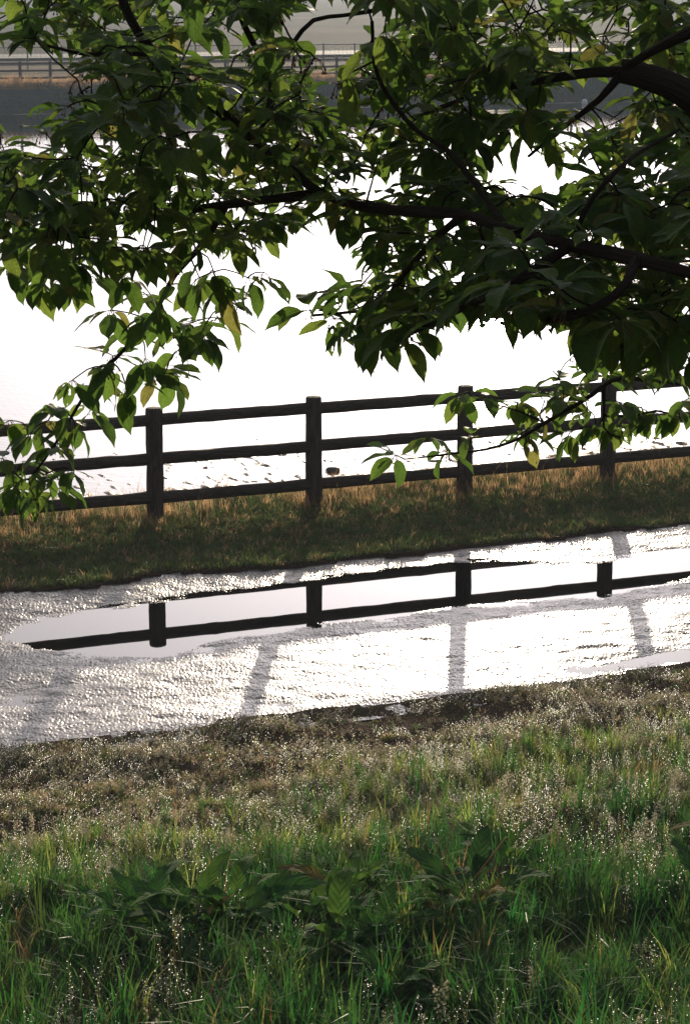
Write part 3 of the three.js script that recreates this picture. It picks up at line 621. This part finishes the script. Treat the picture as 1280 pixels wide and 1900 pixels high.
// twigs join each spur to the nearest wood
const leaves = [], twigRest = [];
let nTwig = 0;
const todo = spurs.map((q) => ({ ...q, best: null, d: 1e9 }));
for (const q of todo) for (const n of nodes) { const d = q.p.distanceToSquared(n.p); if (d < q.d) { q.d = d; q.best = n; } }
while (todo.length) {
  let bi = 0; for (let i = 1; i < todo.length; i++) if (todo[i].d < todo[bi].d) bi = i;
  const q = todo.splice(bi, 1)[0], a = q.best.p, b = q.p, L = a.distanceTo(b);
  const mid = a.clone().lerp(b, 0.5).add(V((R() - 0.5) * 0.25 * L, (R() - 0.2) * 0.25 * L, (R() - 0.5) * 0.25 * L));
  const rr = clamp(0.0022 + L * 0.0035, 0.002, Math.min(0.006, q.best.r * 0.9 + 0.0005));
  const [g, cur] = tube([a, mid, b], rr, 0.0016, 5, bseed++, Math.max(4, Math.round(L / 0.05)));
  if (q.seen && nTwig < 295) { nTwig++; named(new THREE.Mesh(g, barkT), 'twig', tree); } else twigRest.push(g);
  const m = Math.max(2, Math.round(L / 0.05)), fresh = [];
  for (let j = 1; j <= m; j++) fresh.push({ p: cur.getPointAt(j / m), r: lerp(rr, 0.0016, j / m) });
  nodes.push(...fresh);
  for (const w of todo) for (const n of fresh) { const d = w.p.distanceToSquared(n.p); if (d < w.d) { w.d = d; w.best = n; } }
  const tdir = cur.getTangentAt(1);
  const addLeaf = (p, dirHint, seen) => {
    const dir = dirHint.clone().add(V((R() - 0.5) * 1.2, (R() - 0.5) * 0.7 - 0.08 - 0.4 * R() * R() - (q.exact ? 0.3 : 0), (R() - 0.5) * 1.2)).normalize();
    const side = V().crossVectors(dir, V((R() - 0.5) * 0.9, 1, (R() - 0.5) * 0.9)).normalize(), nrm = V().crossVectors(side, dir).normalize();
    const len = (0.05 + 0.034 * R()) * (R() < 0.12 ? 0.65 : 1);
    { const v = p.clone().addScaledVector(dir, len * 0.7).sub(EYE), z = v.dot(fwd), sx = 640 + F * v.x / z, sy = 950 - F * v.dot(upv) / z; const gi = gaps.findIndex((g) => inPoly(g, sx, sy)); if (gi >= 0 && R() < (gi === 2 ? 0.66 : 0.88)) return; }
    leaves.push({ p: p.clone(), dir, side, nrm, len: q.exact ? len * 1.22 : len * 1.06, seen, stalk: 0.018 + 0.012 * R() });
  };
  for (let k = 0; k < q.n; k++) { const an = k * 2.4 + R(); addLeaf(b, V(Math.cos(an), 0.1, Math.sin(an)).multiplyScalar(0.8).addScaledVector(tdir, 0.5), q.seen); }
  for (let t = 0.35; t < 0.95; t += 0.075 / Math.max(L, 0.1)) if (R() < 0.75) { const an = R() * 6.28; addLeaf(cur.getPointAt(t), V(Math.cos(an), 0.1, Math.sin(an)), q.seen); }
}
if (twigRest.length) tag(named(new THREE.Mesh(mergeGeometries(twigRest), barkT), 'fine_twigs', tree), null, null, null, 'stuff');
// leaf blades with their stalks
function stalked(g, seed) { // the blade starts one stalk away from the twig
  const pos = [], idx = [], uv = [], r = 0.011;
  for (let j = 0; j <= 3; j++) for (let i = 0; i < 3; i++) { const a = i * 2.094; pos.push(-0.24 + 0.25 * j / 3, 0.02 * Math.sin(j) * 0.4 + Math.cos(a) * r, Math.sin(a) * r); uv.push(0.5, 0.5); }
  for (let j = 0; j < 3; j++) for (let i = 0; i < 3; i++) { const a = j * 3 + i, b = j * 3 + (i + 1) % 3; idx.push(a, b, b + 3, a, b + 3, a + 3); }
  return mergeGeometries([g, geo(pos, idx, uv)]);
}
function bitten(g, rows, cols, seed) { // insect holes: whole cells of a fine blade left out
  const Rb = rng(seed), holes = Array.from({ length: 5 }, () => [0.15 + 0.7 * Rb(), 0.2 + 0.6 * Rb(), 0.035 + 0.06 * Rb()]), uv = g.attributes.uv, old = g.index.array, idx = [];
  for (let k = 0; k < old.length; k += 3) { const x = (uv.getX(old[k]) + uv.getX(old[k + 1]) + uv.getX(old[k + 2])) / 3, y = (uv.getY(old[k]) + uv.getY(old[k + 1]) + uv.getY(old[k + 2])) / 3; if (!holes.some(([hx, hy, hr]) => ((x - hx) * 0.55) ** 2 + (y - hy) ** 2 < hr * hr * 0.6)) idx.push(old[k], old[k + 1], old[k + 2]); }
  g.setIndex(idx); return g;
}
const cherryG = [];
for (let k = 0; k < 8; k++) cherryG.push(stalked(broadLeaf(1, 0.68 + 0.06 * (k % 3), 60 + k, { rows: 14, cols: 4, curl: 0.2 + 0.2 * (k % 5), fold: 0.18 + 0.14 * (k % 4), wave: 0.02, acum: 0.3, shape: 0.28 })));
for (let k = 0; k < 3; k++) cherryG.push(stalked(bitten(broadLeaf(1, 0.7, 80 + k, { rows: 30, cols: 16, curl: 0.3 + 0.15 * k, fold: 0.25, wave: 0.02, acum: 0.3, shape: 0.28 }), 30, 16, 90 + k)));
const leafCols = [[0.098, 0.18, 0.027], [0.115, 0.2, 0.03], [0.165, 0.235, 0.038], [0.078, 0.148, 0.026], [0.22, 0.215, 0.05]];
const leafOpt = { map: leafTex, bumpMap: leafBump, bumpScale: 0.0008, transmission: 0.64, clearcoat: 0.15, clearcoatRoughness: 0.38 };
const leafMats = leafCols.map((c) => leafy(rgb(...c.map((x) => x * 1.9)), leafOpt));
const restMat = leafy(rgb(1.9, 1.9, 1.9), leafOpt);
for (const l of leaves) { const v = l.p.clone().sub(EYE), z = v.dot(fwd), sx = 640 + F * v.x / z, sy = 950 - F * v.dot(upv) / z; l.view = z > 0.5 && sx > -20 && sx < 1300 && sy > -20 && sy < 1000; l.rank = l.view ? l.len / z * (l.seen ? 1 : 0.2) + (sy > 480 ? 0.02 : 0) : 0; }
leaves.sort((a, b) => b.rank - a.rank);
const lists = cherryG.map(() => []);
leaves.forEach((l, k) => {
  const gi = R() < 0.14 ? 8 + Math.floor(R() * 3) : Math.floor(R() * 8), o = l.p.clone().addScaledVector(l.dir, 0.23 * l.len).sub(treeBase);
  M4.makeBasis(l.dir.clone().multiplyScalar(l.len), l.nrm.clone().multiplyScalar(l.len), l.side.clone().multiplyScalar(l.len * (R() < 0.5 ? -1 : 1))).setPosition(o);
  if (M4.determinant() < 0) { M4.makeBasis(l.dir.clone().multiplyScalar(l.len), l.nrm.clone().multiplyScalar(-l.len * 1), l.side.clone().multiplyScalar(l.len)).setPosition(o); if (M4.determinant() < 0) M4.makeBasis(l.dir.clone().multiplyScalar(l.len), l.nrm.clone().multiplyScalar(l.len), l.side.clone().multiplyScalar(l.len)).setPosition(o); }
  const ci = R() < 0.035 ? 4 : Math.floor(R() * 4);
  if (k < 299) { const m = named(new THREE.Mesh(cherryG[gi], leafMats[ci]), 'leaf', tree); M4.decompose(m.position, m.quaternion, m.scale); } else lists[gi].push([M4.clone(), rgb(...leafCols[ci])]);
});
lists.forEach((l, gi) => {
  if (!l.length) return;
  const im = new THREE.InstancedMesh(cherryG[gi], restMat, l.length);
  l.forEach(([m, c], i) => { im.setMatrixAt(i, m); im.setColorAt(i, c); });
  named(im, 'foliage', tree).userData.kind = 'stuff';
});
{ // withered flower stalks left at the spurs
  const parts = []; const Rf = rng(5);
  for (let k = 0; k < 6; k++) {
    const a = Rf() * 6.28, e = V(Math.cos(a) * 0.02, -0.012 - 0.02 * Rf(), Math.sin(a) * 0.02), c = new THREE.CatmullRomCurve3([V(0, 0, 0), e.clone().multiplyScalar(0.5).add(V(0, 0.008, 0)), e]);
    parts.push(new THREE.TubeGeometry(c, 3, 0.0007, 3).toNonIndexed()); const b = new THREE.OctahedronGeometry(0.0028, 0); b.scale(1, 1.7, 1); b.translate(e.x, e.y, e.z); parts.push(b);
  }
  const im = new THREE.InstancedMesh(mergeGeometries(parts), leafy(rgb(0.22, 0.13, 0.06), { transmission: 0.4 }), spurs.length);
  spurs.forEach((q, i) => { EU.set(0, Rf() * 6, 0); M4.compose(q.p.clone().sub(treeBase), Q.setFromEuler(EU), V(1, 1, 1).multiplyScalar(0.5 + 0.55 * Rf())); im.setMatrixAt(i, M4); });
  named(im, 'flower_stalks', tree).userData.kind = 'stuff';
}
named(tree, 'cherry_tree');
tag(tree, 'leafy cherry tree whose dark branches hang across the top of the view', 'tree');
console.log('leaves', leaves.length, 'twigs', nTwig, 'spurs', spurs.length);

renderer.render(scene, camera);
